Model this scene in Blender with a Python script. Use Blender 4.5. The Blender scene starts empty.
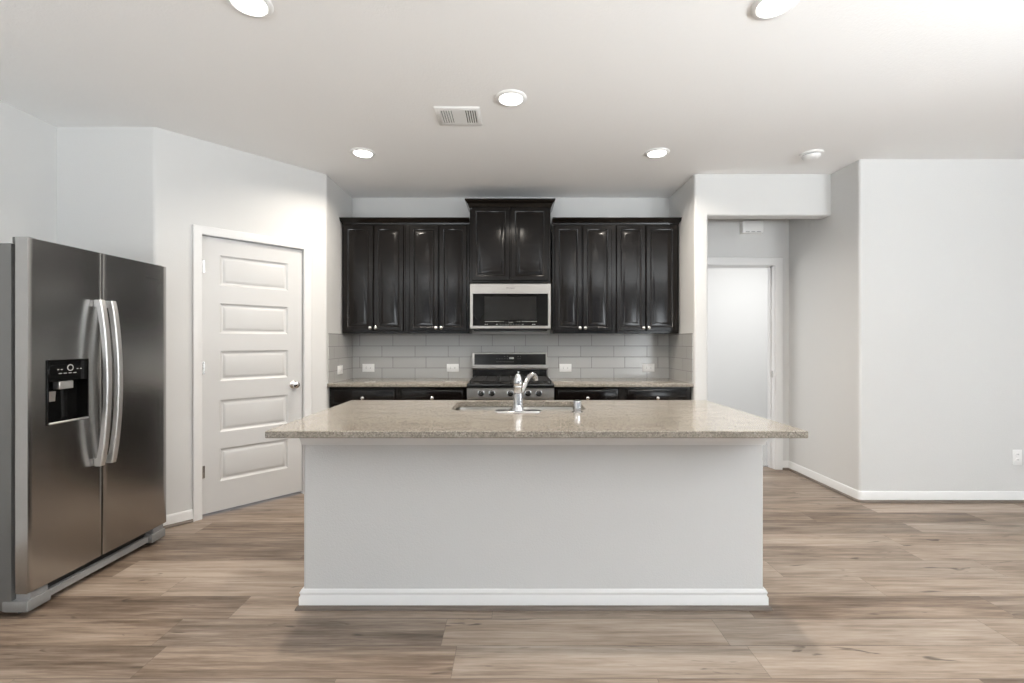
import bpy, bmesh, math, random
from mathutils import Vector, Matrix
random.seed(7)
SC = bpy.context.scene
COL = SC.collection
R = math.radians

# ---------------------------------------------------------------- camera, world, daylight, exposure
cam_d = bpy.data.cameras.new('camera')
cam = bpy.data.objects.new('camera', cam_d)
COL.objects.link(cam)
cam.location = (0, 0, 1.28)
cam.rotation_euler = (R(90), 0, 0)
cam_d.sensor_width = 36.0
cam_d.lens = 16.0
cam_d.shift_x = -0.0015
cam_d.shift_y = 0.0003
cam_d.clip_start = 0.05
SC.camera = cam

SC.view_settings.view_transform = 'Standard'
SC.view_settings.look = 'None'
SC.view_settings.exposure = 0.24
SC.view_settings.gamma = 1.0
SC.view_settings.use_curve_mapping = False

world = bpy.data.worlds.new('sky')
SC.world = world
world.use_nodes = True
world.node_tree.nodes['Background'].inputs[0].default_value = (0.75, 0.87, 1.0, 1)
world.node_tree.nodes['Background'].inputs[1].default_value = 0.6


def area_light(name, loc, rot, sx, sy, watts, color, spread=180):
    d = bpy.data.lights.new(name, 'AREA')
    d.shape = 'RECTANGLE'; d.size = sx; d.size_y = sy
    d.energy = watts; d.color = color; d.spread = R(spread)
    o = bpy.data.objects.new(name, d)
    o.location = loc; o.rotation_euler = rot
    COL.objects.link(o)
    return o


# daylight coming through the windows behind and to the right of the camera
DAY = (0.92, 0.968, 1.0)
REAR_WINDOWS = [(-2.8, -1.2), (1.5, 2.9), (3.5, 4.9)]       # x ranges in the wall behind the camera; leftmost added to balance light
REAR_LIGHT = [(125, 133, 84), (112, 125, 60), (95, 125, 84)]   # watts, upward tilt, spread; lights aimed and narrowed to brighten the ceiling
SIDE_WINDOWS = [(-3.6, -2.0), (-1.0, 0.6)]                  # y ranges in the far right wall
SIDE_LIGHT = [(20, 125, 84), (180, 125, 84)]
LAMP_W = 13.5
FAR_W = 28
for (a, b), (w, tilt, sp) in zip(REAR_WINDOWS, REAR_LIGHT):
    area_light('unseen_light', ((a + b) / 2, -4.85, 1.0), (R(tilt), 0, 0), b - a, 1.7, w, DAY, sp)
for (a, b), (w, tilt, sp) in zip(SIDE_WINDOWS, SIDE_LIGHT):
    area_light('unseen_light', (5.95, (a + b) / 2, 1.0), (R(tilt), 0, R(90)), b - a, 1.7, w, DAY, sp)

# ---------------------------------------------------------------- material helpers


class NT:
    def __init__(self, name):
        self.m = bpy.data.materials.new(name)
        self.m.use_nodes = True
        self.t = self.m.node_tree
        self.b = self.t.nodes['Principled BSDF']

    def n(self, typ, **kw):
        nd = self.t.nodes.new(typ)
        for k, v in kw.items():
            setattr(nd, k, v)
        return nd

    def l(self, a, b):
        self.t.links.new(a, b)

    def math(self, op, a, b=None, c=None):
        nd = self.n('ShaderNodeMath', operation=op)
        for i, v in enumerate((a, b, c)):
            if v is None:
                continue
            if isinstance(v, (int, float)):
                nd.inputs[i].default_value = v
            else:
                self.l(v, nd.inputs[i])
        return nd.outputs[0]

    def coord(self, scale=(1, 1, 1), kind='Object'):
        tc = self.n('ShaderNodeTexCoord')
        mp = self.n('ShaderNodeMapping')
        mp.inputs['Scale'].default_value = scale
        self.l(tc.outputs[kind], mp.inputs['Vector'])
        return mp.outputs[0]

    def noise(self, vec, scale=5, detail=4, rough=.5, dist=0):
        nd = self.n('ShaderNodeTexNoise')
        nd.inputs['Scale'].default_value = scale
        nd.inputs['Detail'].default_value = detail
        nd.inputs['Roughness'].default_value = rough
        nd.inputs['Distortion'].default_value = dist
        if vec is not None:
            self.l(vec, nd.inputs['Vector'])
        return nd.outputs['Fac']

    def ramp(self, fac, stops):
        nd = self.n('ShaderNodeValToRGB')
        e = nd.color_ramp.elements
        while len(e) < len(stops):
            e.new(.5)
        for el, (p, c) in zip(e, stops):
            el.position = p
            el.color = (*c, 1)
        self.l(fac, nd.inputs[0])
        return nd.outputs[0]

    def mix(self, fac, a, b, blend='MIX'):
        nd = self.n('ShaderNodeMix', data_type='RGBA', blend_type=blend)
        for s, v in ((nd.inputs['Factor'], fac), (nd.inputs['A'], a), (nd.inputs['B'], b)):
            if isinstance(v, (int, float)):
                s.default_value = v
            elif isinstance(v, tuple):
                s.default_value = (*v, 1)
            else:
                self.l(v, s)
        return nd.outputs['Result']

    def bump(self, h, strength=.1, dist=.01):
        nd = self.n('ShaderNodeBump')
        nd.inputs['Strength'].default_value = strength
        nd.inputs['Distance'].default_value = dist
        self.l(h, nd.inputs['Height'])
        self.l(nd.outputs[0], self.b.inputs['Normal'])

    def set(self, **kw):
        for k, v in kw.items():
            s = self.b.inputs[k.replace('_', ' ')]
            if hasattr(v, 'links') or hasattr(v, 'is_linked'):
                self.l(v, s)
            elif isinstance(v, tuple) and len(v) == 3:
                s.default_value = (*v, 1)
            else:
                s.default_value = v
        return self


def paint(name, col, rough=.6, bump=.0, scale=120, var=.02):
    t = NT(name)
    v = t.coord()
    f = t.noise(v, 1.3, 3)
    c = t.mix(f, tuple(x * (1 - var) for x in col), tuple(min(1, x * (1 + var)) for x in col))
    t.set(Base_Color=c, Roughness=rough)
    if bump:
        t.bump(t.noise(v, scale, 3), bump, .004)
    return t.m


M = {}
M['wall'] = paint('wall_paint', (.66, .66, .652), .55, .25, 160)
M['ceiling'] = paint('ceiling_paint', (.90, .897, .89), .75, .35, 90)
M['island_wall'] = paint('island_wall_paint', (.60, .60, .597), .6, .3, 160)
M['trim'] = paint('white_trim_paint', (.75, .75, .747), .35)
M['door'] = paint('white_door_paint', (.61, .61, .607), .38)
M['white_plastic'] = paint('white_plastic', (.86, .86, .85), .3)
M['grey_plastic'] = paint('grey_plastic', (.27, .27, .27), .4)
M['dark_plastic'] = paint('dark_plastic', (.015, .015, .016), .45)
M['fridge_side'] = paint('grey_coated_steel', (.135, .135, .131), .42, .15, 300)
M['foot_grey'] = paint('grey_foot_plastic', (.21, .21, .208), .4)
M['black_enamel'] = paint('black_enamel', (.006, .006, .006), .22)
M['cast_iron'] = paint('cast_iron', (.012, .012, .012), .55, .2, 400)
M['mark'] = paint('pale_print', (.55, .55, .53), .5)
M['mark_dim'] = paint('dim_print', (.20, .20, .19), .5)
M['logo'] = paint('dark_print', (.05, .05, .05), .4)


def black_glass():
    t = NT('black_glass')
    f = t.noise(t.coord(), 3, 2)
    t.set(Base_Color=t.mix(f, (.004, .004, .004), (.007, .007, .007)), Roughness=.06)
    t.b.inputs['Specular IOR Level'].default_value = .2
    return t.m


M['black_glass'] = black_glass()


def brushed(name, col, rough, scale, bump=.03, var=.12):
    t = NT(name)
    f = t.noise(t.coord(scale), 1, 4, .6)
    c = t.mix(f, tuple(x * (1 - var) for x in col), tuple(x * (1 + var) for x in col))
    t.set(Base_Color=c, Metallic=1.0,
          Roughness=t.math('MULTIPLY_ADD', f, .12, rough - .06))
    t.bump(f, bump, .002)
    return t.m


M['fridge_steel'] = brushed('fridge_brushed_steel', (.475, .47, .462), .24, (8, 600, 8), .02)
M['handle_steel'] = brushed('handle_satin_steel', (.66, .66, .655), .45, (200, 200, 6), .02, .05)
M['steel'] = brushed('brushed_steel', (.40, .38, .355), .30, (8, 8, 600), .02)
M['chrome'] = brushed('chrome', (.58, .58, .585), .10, (20, 20, 20), .0, .02)
M['nickel'] = brushed('satin_nickel', (.74, .73, .71), .22, (30, 30, 30), .0, .03)
M['sink_steel'] = brushed('sink_steel', (.27, .255, .23), .30, (300, 8, 8), .02)
M['vent_dark'] = paint('vent_backing_dark', (.01, .01, .01), .8)


def espresso():
    t = NT('espresso_stained_wood')
    g = t.noise(t.coord((60, 60, 2.2)), 1, 5, .6, .3)
    c = t.ramp(g, [(.3, (.0045, .0034, .0028)), (.7, (.0068, .0052, .0044))])
    t.set(Base_Color=c, Roughness=t.math('MULTIPLY_ADD', g, .08, .11))
    t.b.inputs['Specular IOR Level'].default_value = .27
    t.b.inputs['Coat Weight'].default_value = .04
    t.b.inputs['Coat Roughness'].default_value = .15
    t.bump(g, .04, .0010)
    return t.m


M['espresso'] = espresso()


def granite():
    t = NT('speckled_beige_granite')
    v = t.coord()
    vo = t.n('ShaderNodeTexVoronoi')
    vo.inputs['Scale'].default_value = 210
    t.l(v, vo.inputs['Vector'])
    f1 = t.noise(v, 150, 5, .75)
    f2 = t.noise(t.coord((1.2, 3, 3)), 4, 5, .6, .6)
    sp = t.ramp(f1, [(.36, (.05, .042, .032)), (.46, (.205, .18, .15)), (.56, (.36, .325, .28)), (.68, (.60, .56, .50))])
    cell = t.ramp(vo.outputs['Color'], [(.1, (.15, .13, .10)), (.5, (.305, .275, .232)), (.9, (.47, .44, .385))])
    c = t.mix(.42, sp, cell)
    c = t.mix(t.ramp(f2, [(.42, (0, 0, 0)), (.72, (.4, .4, .4))]), c, (.15, .13, .105))
    t.set(Base_Color=c, Roughness=.09)
    return t.m


M['granite'] = granite()


def tile(name, axis, off):
    t = NT(name)
    tc = t.n('ShaderNodeTexCoord')
    sp = t.n('ShaderNodeSeparateXYZ')
    t.l(tc.outputs['Object'], sp.inputs[0])
    cb = t.n('ShaderNodeCombineXYZ')
    t.l(t.math('ADD', sp.outputs[axis], off), cb.inputs[0])
    t.l(t.math('ADD', sp.outputs['Z'], -.914 + 2.23 + .010), cb.inputs[1])
    br = t.n('ShaderNodeTexBrick')
    br.offset = .33; br.offset_frequency = 2; br.squash = 1
    br.inputs['Scale'].default_value = 1
    br.inputs['Brick Width'].default_value = .335
    br.inputs['Row Height'].default_value = .1115
    br.inputs['Mortar Size'].default_value = .0027
    br.inputs['Mortar Smooth'].default_value = .2
    br.inputs['Color1'].default_value = (.43, .427, .415, 1)
    br.inputs['Color2'].default_value = (.465, .462, .45, 1)
    br.inputs['Mortar'].default_value = (.19, .187, .18, 1)
    t.l(cb.outputs[0], br.inputs['Vector'])
    t.set(Base_Color=br.outputs['Color'], Roughness=t.math('MULTIPLY_ADD', br.outputs['Fac'], .5, .19))
    t.bump(t.math('SUBTRACT', 1, br.outputs['Fac']), .5, .002)
    return t.m


M['tile_back'] = tile('grey_subway_tile', 'X', 1.555 + .335 * 10)
M['tile_side'] = tile('grey_subway_tile_side', 'Y', .12)


def planks():
    t = NT('wood_plank_floor')
    tc = t.n('ShaderNodeTexCoord')
    sp = t.n('ShaderNodeSeparateXYZ')
    t.l(tc.outputs['Object'], sp.inputs[0])
    X, Y = sp.outputs['X'], sp.outputs['Y']
    vv = t.math('DIVIDE', t.math('SUBTRACT', Y, 1.915), .187)
    row = t.math('FLOOR', vv)
    fy = t.math('FRACT', vv)
    wn = t.n('ShaderNodeTexWhiteNoise', noise_dimensions='1D')
    t.l(row, wn.inputs['W'])
    uu = t.math('ADD', t.math('DIVIDE', X, 1.22), t.math('MULTIPLY', wn.outputs['Value'], 7.3))
    colx = t.math('FLOOR', uu)
    fx = t.math('FRACT', uu)
    cb = t.n('ShaderNodeCombineXYZ')
    t.l(row, cb.inputs[0]); t.l(colx, cb.inputs[1])
    w2 = t.n('ShaderNodeTexWhiteNoise', noise_dimensions='3D')
    t.l(cb.outputs[0], w2.inputs['Vector'])
    pid = w2.outputs['Value']
    # grain space, shifted per plank

    def grain(sx, sy, k):
        c = t.n('ShaderNodeCombineXYZ')
        t.l(t.math('MULTIPLY_ADD', pid, 53.0 * k, t.math('MULTIPLY', X, sx)), c.inputs[0])
        t.l(t.math('MULTIPLY', Y, sy), c.inputs[1])
        t.l(t.math('MULTIPLY', pid, 91.0), c.inputs[2])
        return c.outputs[0]
    g1 = t.noise(grain(1.3, 17, 1), 1, 6, .62, .7)
    g2 = t.noise(grain(5, 95, 1.7), 1, 5, .7, .2)
    g3 = t.noise(grain(.9, 5.5, 2.3), 1, 3, .5, 1.2)
    g5 = t.noise(grain(2.2, 42, 4.1), 1, 4, .65, .5)
    g4 = t.noise(grain(3.2, 15, 3.1), 1, 2, .5, 1.6)
    tone = t.math('ADD', t.math('MULTIPLY', g1, .50), t.math('MULTIPLY', g3, .42))
    tone = t.math('ADD', tone, t.math('MULTIPLY', t.math('SUBTRACT', g2, .5), .40))
    tone = t.math('ADD', tone, t.math('MULTIPLY', t.math('SUBTRACT', g5, .5), .44))
    tone = t.math('ADD', tone, t.math('MULTIPLY', t.math('SUBTRACT', pid, .5), .22))
    c = t.ramp(tone, [(.22, (.10, .068, .047)), (.37, (.20, .145, .105)), (.50, (.305, .232, .176)), (.68, (.43, .345, .275))])
    knot = t.ramp(g4, [(.665, (0, 0, 0)), (.75, (.8, .8, .8))])
    hue = t.n('ShaderNodeTexWhiteNoise', noise_dimensions='3D')
    t.l(w2.outputs['Color'], hue.inputs['Vector'])
    c = t.mix(t.math('MULTIPLY', hue.outputs['Value'], .6), c, t.mix(1.0, c, (.93, 1.0, 1.08), 'MULTIPLY'))
    c = t.mix(knot, c, (.05, .035, .026))
    e1 = t.math('LESS_THAN', fy, .017)
    e2 = t.math('LESS_THAN', fx, .0016)
    edge = t.math('MULTIPLY', t.math('MAXIMUM', e1, e2), .7)
    c = t.mix(edge, c, (.10, .075, .058))
    t.set(Base_Color=c, Roughness=t.math('MULTIPLY_ADD', g1, .15, .33))
    t.b.inputs['Specular IOR Level'].default_value = .4
    t.bump(t.math('SUBTRACT', g2, edge), .08, .002)
    return t.m


M['planks'] = planks()


def shoe_wood():
    t = NT('shoe_moulding_wood')
    g = t.noise(t.coord((2, 2, 60)), 1.5, 4)
    t.set(Base_Color=t.ramp(g, [(.3, (.10, .078, .062)), (.7, (.19, .155, .125))]), Roughness=.45)
    return t.m


M['shoe'] = shoe_wood()


def carpet():
    t = NT('grey_carpet')
    g = t.noise(t.coord(), 260, 4, .8)
    t.set(Base_Color=t.ramp(g, [(.3, (.30, .29, .28)), (.7, (.52, .51, .50))]), Roughness=.95)
    t.bump(g, .6, .006)
    return t.m


M['carpet'] = carpet()


def emitter(name, col, s):
    t = NT(name)
    t.set(Base_Color=(.9, .9, .9), Emission_Color=col, Emission_Strength=s)
    return t.m


M['lens'] = emitter('lit_lens', (1, .97, .92), 9.0)


def window_glass():
    t = NT('window_glass')
    tr = t.n('ShaderNodeBsdfTransparent')
    gl = t.n('ShaderNodeBsdfGlossy')
    gl.inputs['Roughness'].default_value = .02
    mx = t.n('ShaderNodeMixShader')
    mx.inputs[0].default_value = .06
    t.l(tr.outputs[0], mx.inputs[1]); t.l(gl.outputs[0], mx.inputs[2])
    t.l(mx.outputs[0], t.t.nodes['Material Output'].inputs['Surface'])
    return t.m


M['glass'] = window_glass()

# ---------------------------------------------------------------- mesh helpers


class MB:
    def __init__(self):
        self.bm = bmesh.new()

    def box(self, x0, x1, y0, y1, z0, z1, bev=0, seg=2):
        vs = [self.bm.verts.new((x, y, z)) for z in (z0, z1) for x, y in ((x0, y0), (x1, y0), (x1, y1), (x0, y1))]
        fs = [self.bm.faces.new([vs[i] for i in f]) for f in
              ((3, 2, 1, 0), (4, 5, 6, 7), (0, 1, 5, 4), (1, 2, 6, 5), (2, 3, 7, 6), (3, 0, 4, 7))]
        if bev:
            es = list({e for f in fs for e in f.edges})
            bmesh.ops.bevel(self.bm, geom=es, offset=bev, segments=seg, affect='EDGES', profile=.5)
        return self

    def prism(self, poly, z0, z1):
        a = [self.bm.verts.new((x, y, z0)) for x, y in poly]
        b = [self.bm.verts.new((x, y, z1)) for x, y in poly]
        self.bm.faces.new(a[::-1]); self.bm.faces.new(b)
        n = len(poly)
        for i in range(n):
            j = (i + 1) % n
            self.bm.faces.new((a[i], a[j], b[j], b[i]))
        return self

    def loops(self, loops, cap0=True, cap1=True, close=True):
        rows = [[self.bm.verts.new(p) for p in lp] for lp in loops]
        n = len(rows[0])
        for a, b in zip(rows, rows[1:]):
            for i in range(n if close else n - 1):
                j = (i + 1) % n
                self.bm.faces.new((a[i], a[j], b[j], b[i]))
        if cap0: self.bm.faces.new(rows[0][::-1])
        if cap1: self.bm.faces.new(rows[-1])
        return self

    def lathe(self, prof, c=(0, 0, 0), axis=(0, 0, 1), seg=24, cap0=True, cap1=True):
        q = Vector((0, 0, 1)).rotation_difference(Vector(axis))
        c = Vector(c)
        self.loops([[c + q @ Vector((r * math.cos(2 * math.pi * i / seg), r * math.sin(2 * math.pi * i / seg), z))
                     for i in range(seg)] for r, z in prof], cap0, cap1)
        return self

    def cyl(self, p0, p1, r, r1=None, seg=20):
        p0, p1 = Vector(p0), Vector(p1)
        d = p1 - p0
        return self.lathe([(r, 0), (r if r1 is None else r1, d.length)], p0, d, seg)

    def tube(self, pts, rad, seg=14, section=None):
        """round (or given 2D section) tube along points"""
        pts = [Vector(p) for p in pts]
        n = len(pts)
        up = None
        lps = []
        for i, p in enumerate(pts):
            d = (pts[min(i + 1, n - 1)] - pts[max(i - 1, 0)]).normalized()
            if up is None:
                up = d.orthogonal().normalized()
            up = (up - d * up.dot(d)).normalized()
            s = d.cross(up)
            r = rad[i] if isinstance(rad, (list, tuple)) else rad
            lps.append([p + up * (r * math.cos(2 * math.pi * k / seg)) + s * (r * math.sin(2 * math.pi * k / seg)) for k in range(seg)])
        return self.loops(lps)

    def rect_rings(self, rects, fn, cap0=False, cap1=True):
        """concentric rectangles (x0,x1,z0,z1,depth) mapped by fn"""
        self.loops([[fn(x0, z0, d), fn(x1, z0, d), fn(x1, z1, d), fn(x0, z1, d)] for x0, x1, z0, z1, d in rects], cap0, cap1)
        return self

    def sweep(self, path, prof):
        """profile (out, z) carried along a 2D path, out is to the right of travel"""
        P = [Vector(p) for p in path]
        n = len(P)
        lps = []
        for i in range(n):
            d0 = (P[i] - P[i - 1]).normalized() if i else (P[1] - P[0]).normalized()
            d1 = (P[i + 1] - P[i]).normalized() if i < n - 1 else d0
            n0, n1 = Vector((d0.y, -d0.x)), Vector((d1.y, -d1.x))
            m = (n0 + n1).normalized()
            k = 1 / max(.3, m.dot(n0))
            lps.append([(P[i].x + m.x * o * k, P[i].y + m.y * o * k, z) for o, z in prof])
        return self.loops(lps)

    def build(self, name, mat, parent=None, local=False, sharp=40, stay=False):
        bm = self.bm
        if parent is not None and not local:
            bmesh.ops.translate(bm, verts=bm.verts, vec=-world_loc(parent))
        bmesh.ops.recalc_face_normals(bm, faces=bm.faces)
        me = bpy.data.meshes.new(name)
        bm.to_mesh(me)
        if stay:
            self.bm = bm
        else:
            bm.free()
        me.materials.append(mat)
        for p in me.polygons:
            p.use_smooth = True
        me.set_sharp_from_angle(angle=R(sharp))
        o = bpy.data.objects.new(name, me)
        COL.objects.link(o)
        if parent is not None:
            o.parent = parent
        return o


def world_loc(o):
    v = Vector((0, 0, 0))
    while o is not None:
        v += o.location
        o = o.parent
    return v


def tag(o, label=None, cat=None, group=None, kind=None):
    if label: o['label'] = label
    if cat: o['category'] = cat
    if group: o['group'] = group
    if kind: o['kind'] = kind
    return o


def empty(name, loc, rz=0):
    o = bpy.data.objects.new(name, None)
    o.empty_display_size = .1
    o.location = loc
    o.rotation_euler = (0, 0, rz)
    COL.objects.link(o)
    return o


def copy_tree(o, parent=None):
    c = o.copy()
    COL.objects.link(c)
    c.parent = parent
    for ch in [x for x in COL.objects if x.parent == o]:
        copy_tree(ch, c)
    return c


def text_mesh(name, body, size, mat, parent, matrix, extrude=.0004):
    cu = bpy.data.curves.new(name + '_curve', 'FONT')
    cu.body = body; cu.size = size; cu.align_x = 'CENTER'; cu.align_y = 'CENTER'; cu.extrude = extrude
    tmp = bpy.data.objects.new(name + '_tmp', cu)
    COL.objects.link(tmp)
    dg = bpy.context.evaluated_depsgraph_get()
    me = bpy.data.meshes.new_from_object(tmp.evaluated_get(dg))
    bpy.data.objects.remove(tmp)
    bpy.data.curves.remove(cu)
    me.name = name
    me.transform(Matrix.Translation(-world_loc(parent)) @ matrix)
    me.materials.clear(); me.materials.append(mat)
    o = bpy.data.objects.new(name, me)
    COL.objects.link(o)
    o.parent = parent
    return o


def arc_corner(a, c, b, r, n=7):
    a, c, b = Vector(a), Vector(c), Vector(b)
    u, w = (a - c).normalized(), (b - c).normalized()
    ang = u.angle(w)
    t = r / math.tan(ang / 2)
    ctr = c + (u + w).normalized() * (r / math.sin(ang / 2))
    p, q = c + u * t - ctr, c + w * t - ctr
    a0 = math.atan2(p.y, p.x); da = math.atan2(q.y, q.x) - a0
    while da > math.pi: da -= 2 * math.pi
    while da < -math.pi: da += 2 * math.pi
    return [tuple(ctr + Vector((math.cos(a0 + da * i / n), math.sin(a0 + da * i / n))) * r) for i in range(n + 1)]


def wall_path(mb, path, th, z0, z1, openings=()):
    """wall along path, the room on the right of travel; openings: {segment: top of opening}"""
    openings = dict(openings)
    P = [Vector(p) for p in path]
    n = len(P)
    off = []
    for i in range(n):
        d0 = (P[i] - P[i - 1]).normalized() if i else (P[1] - P[0]).normalized()
        d1 = (P[i + 1] - P[i]).normalized() if i < n - 1 else d0
        if not i: d0 = d1
        n0, n1 = Vector((-d0.y, d0.x)), Vector((-d1.y, d1.x))
        m = (n0 + n1).normalized()
        off.append(P[i] + m * (th / max(.3, m.dot(n0))))
    for i in range(n - 1):
        mb.prism([P[i], P[i + 1], off[i + 1], off[i]], openings.get(i, z0), z1)
    return mb


H = 2.74
# ---------------------------------------------------------------- the room
o = MB().box(-3.3, 5.8, -4.7, 4.66, -.08, 0).build('floor', M['planks']); tag(o, kind='structure')
o = MB().box(.3, 4.7, 4.66, 7.2, -.08, .012).build('floor_carpeted_room', M['carpet']); tag(o, 'grey carpet in the bright room beyond the hall door', kind='structure')
o = MB().box(-3.3, 5.8, -4.7, 7.2, H, H + .1).build('ceiling', M['ceiling']); tag(o, kind='structure')

LX = -3.1           # left wall
NY = 3.09           # wall beside the refrigerator
A = Vector((-2.43, 3.098)); B = Vector((-1.633, 3.972))
KL, KR = -1.633, 1.577
KB = 4.61           # kitchen back wall
HY = 4.57           # hall end wall
HX = 2.767          # hall right side
DY = 3.64           # right-hand wall facing the camera
RX = 5.6
U = Vector((.673, .739)).normalized()
P1 = Vector((-2.262, 3.283))
TH = math.atan2(U.y, U.x)


def on_diag(t): return P1 + U * t


D0, D1 = on_diag(.0184), on_diag(.7323)
A = on_diag(-.248); B = Vector((KL, on_diag((KL - P1.x) / U.x).y))
J0, J1 = on_diag(.0184 - .010), on_diag(.7323 + .010)

m = MB(); wall_path(m, [(LX, -4.6), (LX, NY + .1)], .1, 0, H)
tag(m.build('wall_left', M['wall']), kind='structure')
cA = arc_corner((LX, NY), (A.x, NY), J0, .03)
# make corner A exactly where the diagonal meets the nook wall
tA = (NY - P1.y) / U.y
Ac = on_diag(tA)
cA = arc_corner((LX, NY), Ac, J0, .035)
cB = arc_corner(J1, B, (KL, KB), .03)
path = [(LX - .05, NY)] + cA + [J0, J1] + cB + [(KL, KB + .05)]
m = MB(); wall_path(m, path, .10, 0, H, {len(cA) + 1: 2.064})
tag(m.build('wall_pantry', M['wall']), 'white angled wall around the pantry door', kind='structure')
# dark pantry interior behind the door stays closed off
m = MB().box(KL - .12, KR + .08, KB, KB + .1, 0, H)
tag(m.build('wall_back', M['wall']), kind='structure')
# partition between kitchen and hall, with the header over the hall opening
PX = 1.693
ZH = 2.395
fl = arc_corner((KR, KB), (KR, 3.967), (PX, 3.967), .02)
frt = arc_corner((KR, 3.967), (PX, 3.967), (PX, KB), .012)
m = MB().prism([(KR, KB)] + fl + frt + [(PX, KB)], 0, ZH)
m.prism([(KR, KB)] + fl + [(HX + .03, 3.967), (HX + .03, 4.08), (PX, 4.08), (PX, KB)], ZH, H)
yz = [(3.967, ZH)] + [(3.967 + .014 * (1 - math.cos(a)), ZH - .014 * math.sin(a)) for a in (R(30), R(60))] + [(3.981, 2.381), (4.08, 2.381), (4.08, ZH)]
m.loops([[(x, y, z) for y, z in yz] for x in (PX - .005, HX + .03)])
tag(m.build('wall_partition', M['wall']), 'white wall end and header at the hall opening', kind='structure')
# hall end wall with door opening
DX0, DX1, DH = 1.80, 2.616, 2.045
m = MB().box(KR + .08, DX0 - .013, HY, HY + .115, 0, H).box(DX1 + .013, HX + .1, HY, HY + .115, 0, H).box(DX0 - .013, DX1 + .013, HY, HY + .115, DH + .013, H)
tag(m.build('wall_hall', M['wall']), 'white wall at the end of the short hall', kind='structure')
cD = arc_corner((HX, HY), (HX, DY), (RX, DY), .02)
m = MB(); wall_path(m, [(HX, HY + .05)] + cD + [(RX + .05, DY)], .1, 0, H)
tag(m.build('wall_right', M['wall']), kind='structure')
# walls out of frame, with the windows that light the room
m = MB()
ys = [-4.6] + [v for w in SIDE_WINDOWS for v in w] + [DY + .1]
for i in range(0, len(ys), 2): m.box(RX, RX + .1, ys[i], ys[i + 1], 0, H)
for a, b in SIDE_WINDOWS: m.box(RX, RX + .1, a, b, 0, .5).box(RX, RX + .1, a, b, 2.4, H)
tag(m.build('wall_far_right', M['wall']), kind='structure')
m = MB()
xs = [LX - .1] + [v for w in REAR_WINDOWS for v in w] + [RX + .1]
for i in range(0, len(xs), 2): m.box(xs[i], xs[i + 1], -4.6, -4.5, 0, H)
for a, b in REAR_WINDOWS: m.box(a, b, -4.6, -4.5, 0, .5).box(a, b, -4.6, -4.5, 2.4, H)
tag(m.build('wall_rear', M['wall']), kind='structure')
k = 0
for ax, wins in (('y', REAR_WINDOWS), ('x', SIDE_WINDOWS)):
    for a, b in wins:
        k += 1
        m = MB()
        g = MB()

        def bx(mm, u0, u1, v0, v1, z0, z1):
            if ax == 'y': mm.box(u0, u1, -4.6 + v0, -4.6 + v1, z0, z1)
            else: mm.box(RX + .1 - v1, RX + .1 - v0, u0, u1, z0, z1)
        for u0, u1, z0, z1 in ((a, a + .05, .5, 2.4), (b - .05, b, .5, 2.4), (a, b, .5, .55), (a, b, 2.35, 2.4), (a, b, 1.43, 1.47)):
            bx(m, u0, u1, .03, .07, z0, z1)
        w = m.build('window_%d' % k, M['trim']); tag(w, kind='structure')
        bx(g, a + .04, b - .04, .046, .05, .54, 2.36)
        g.build('pane', M['glass'], w)
# room beyond the hall door
m = MB()
m.box(.3, 4.7, 7.0, 7.1, 0, H).box(.3, .4, HY + .115, 7.0, 0, H).box(4.6, 4.7, HY + .115, 7.0, 0, H).box(.4, 1.6, HY + .12, HY + .2, 0, H).box(2.87, 4.6, HY + .03, HY + .115, 0, H)
tag(m.build('wall_carpeted_room', M['wall']), 'bright white wall of the room beyond the hall', kind='structure')
area_light('unseen_light', (3.6, 5.6, 2.5), (R(15), 0, 0), 1.2, 1.2, FAR_W, (1, 1, 1))  # added lamp, unseen, to light the room beyond; it has no window
area_light('unseen_light', (1.1, 6.0, 1.7), (0, R(-40), 0), 1.6, 1.6, 24, (1, 1, 1))  # second added lamp, spilling through the doorway onto the hall side wall

# baseboards and shoe moulding
BB = [(0, 0), (.014, 0), (.014, .058), (.0105, .068), (.0105, .076), (.005, .086), (0, .086)]
SHOE = [(0, 0), (.014, 0)] + [(.014 + .014 * math.cos(a), .020 * math.sin(a)) for a in (R(5), R(30), R(60), R(88))] + [(0, .02)]


def boards(side, path):
    tag(MB().sweep(path, BB).build('baseboard_' + side, M['trim']), kind='structure')


N_TRIM = [0]


def shoe(path, label):
    N_TRIM[0] += 1
    tag(MB().sweep(path, SHOE).build('trim_%d' % N_TRIM[0], M['shoe']), label, kind='structure')


CAS = .058
C0, C1 = on_diag(.0184 - .006 - CAS), on_diag(.7323 + .006 + CAS)
boards('left', [(LX, -4.5), (LX, NY)])
boards('nook', [(LX + .014, NY)] + cA + [C0]); shoe([(LX + .014, NY)] + cA + [C0], 'brown shoe moulding left of the pantry door')
boards('pantry', [C1] + cB + [(KL, 4.0)]); shoe([C1] + cB + [(KL, 4.0)], 'brown shoe moulding right of the pantry door')
boards('hall', [(DX1 + .075, HY), (HX, HY)] + cD + [(RX, DY)])
shoe([(DX1 + .075, HY), (HX, HY)] + cD + [(RX, DY)], 'brown shoe moulding along the right hand wall')
boards('carpeted_room', [(.4, 7.0), (4.6, 7.0)])

# hall door opening: jamb, stop, casing
m = MB()
m.box(DX0 - .012, DX0, HY - .002, HY + .117, 0, DH).box(DX1, DX1 + .012, HY - .002, HY + .117, 0, DH + .012).box(DX0, DX1, HY - .002, HY + .117, DH, DH + .012)
jm = m.build('door_1', M['trim']); tag(jm, 'white cased doorway at the end of the hall', kind='structure')
m = MB().box(DX1 - .012, DX1, HY + .05, HY + .085, 0, DH).box(DX0, DX0 + .012, HY + .05, HY + .085, 0, DH).box(DX0, DX1, HY + .05, HY + .085, DH - .012, DH)
m.build('door_stop', M['trim'], jm)


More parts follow.
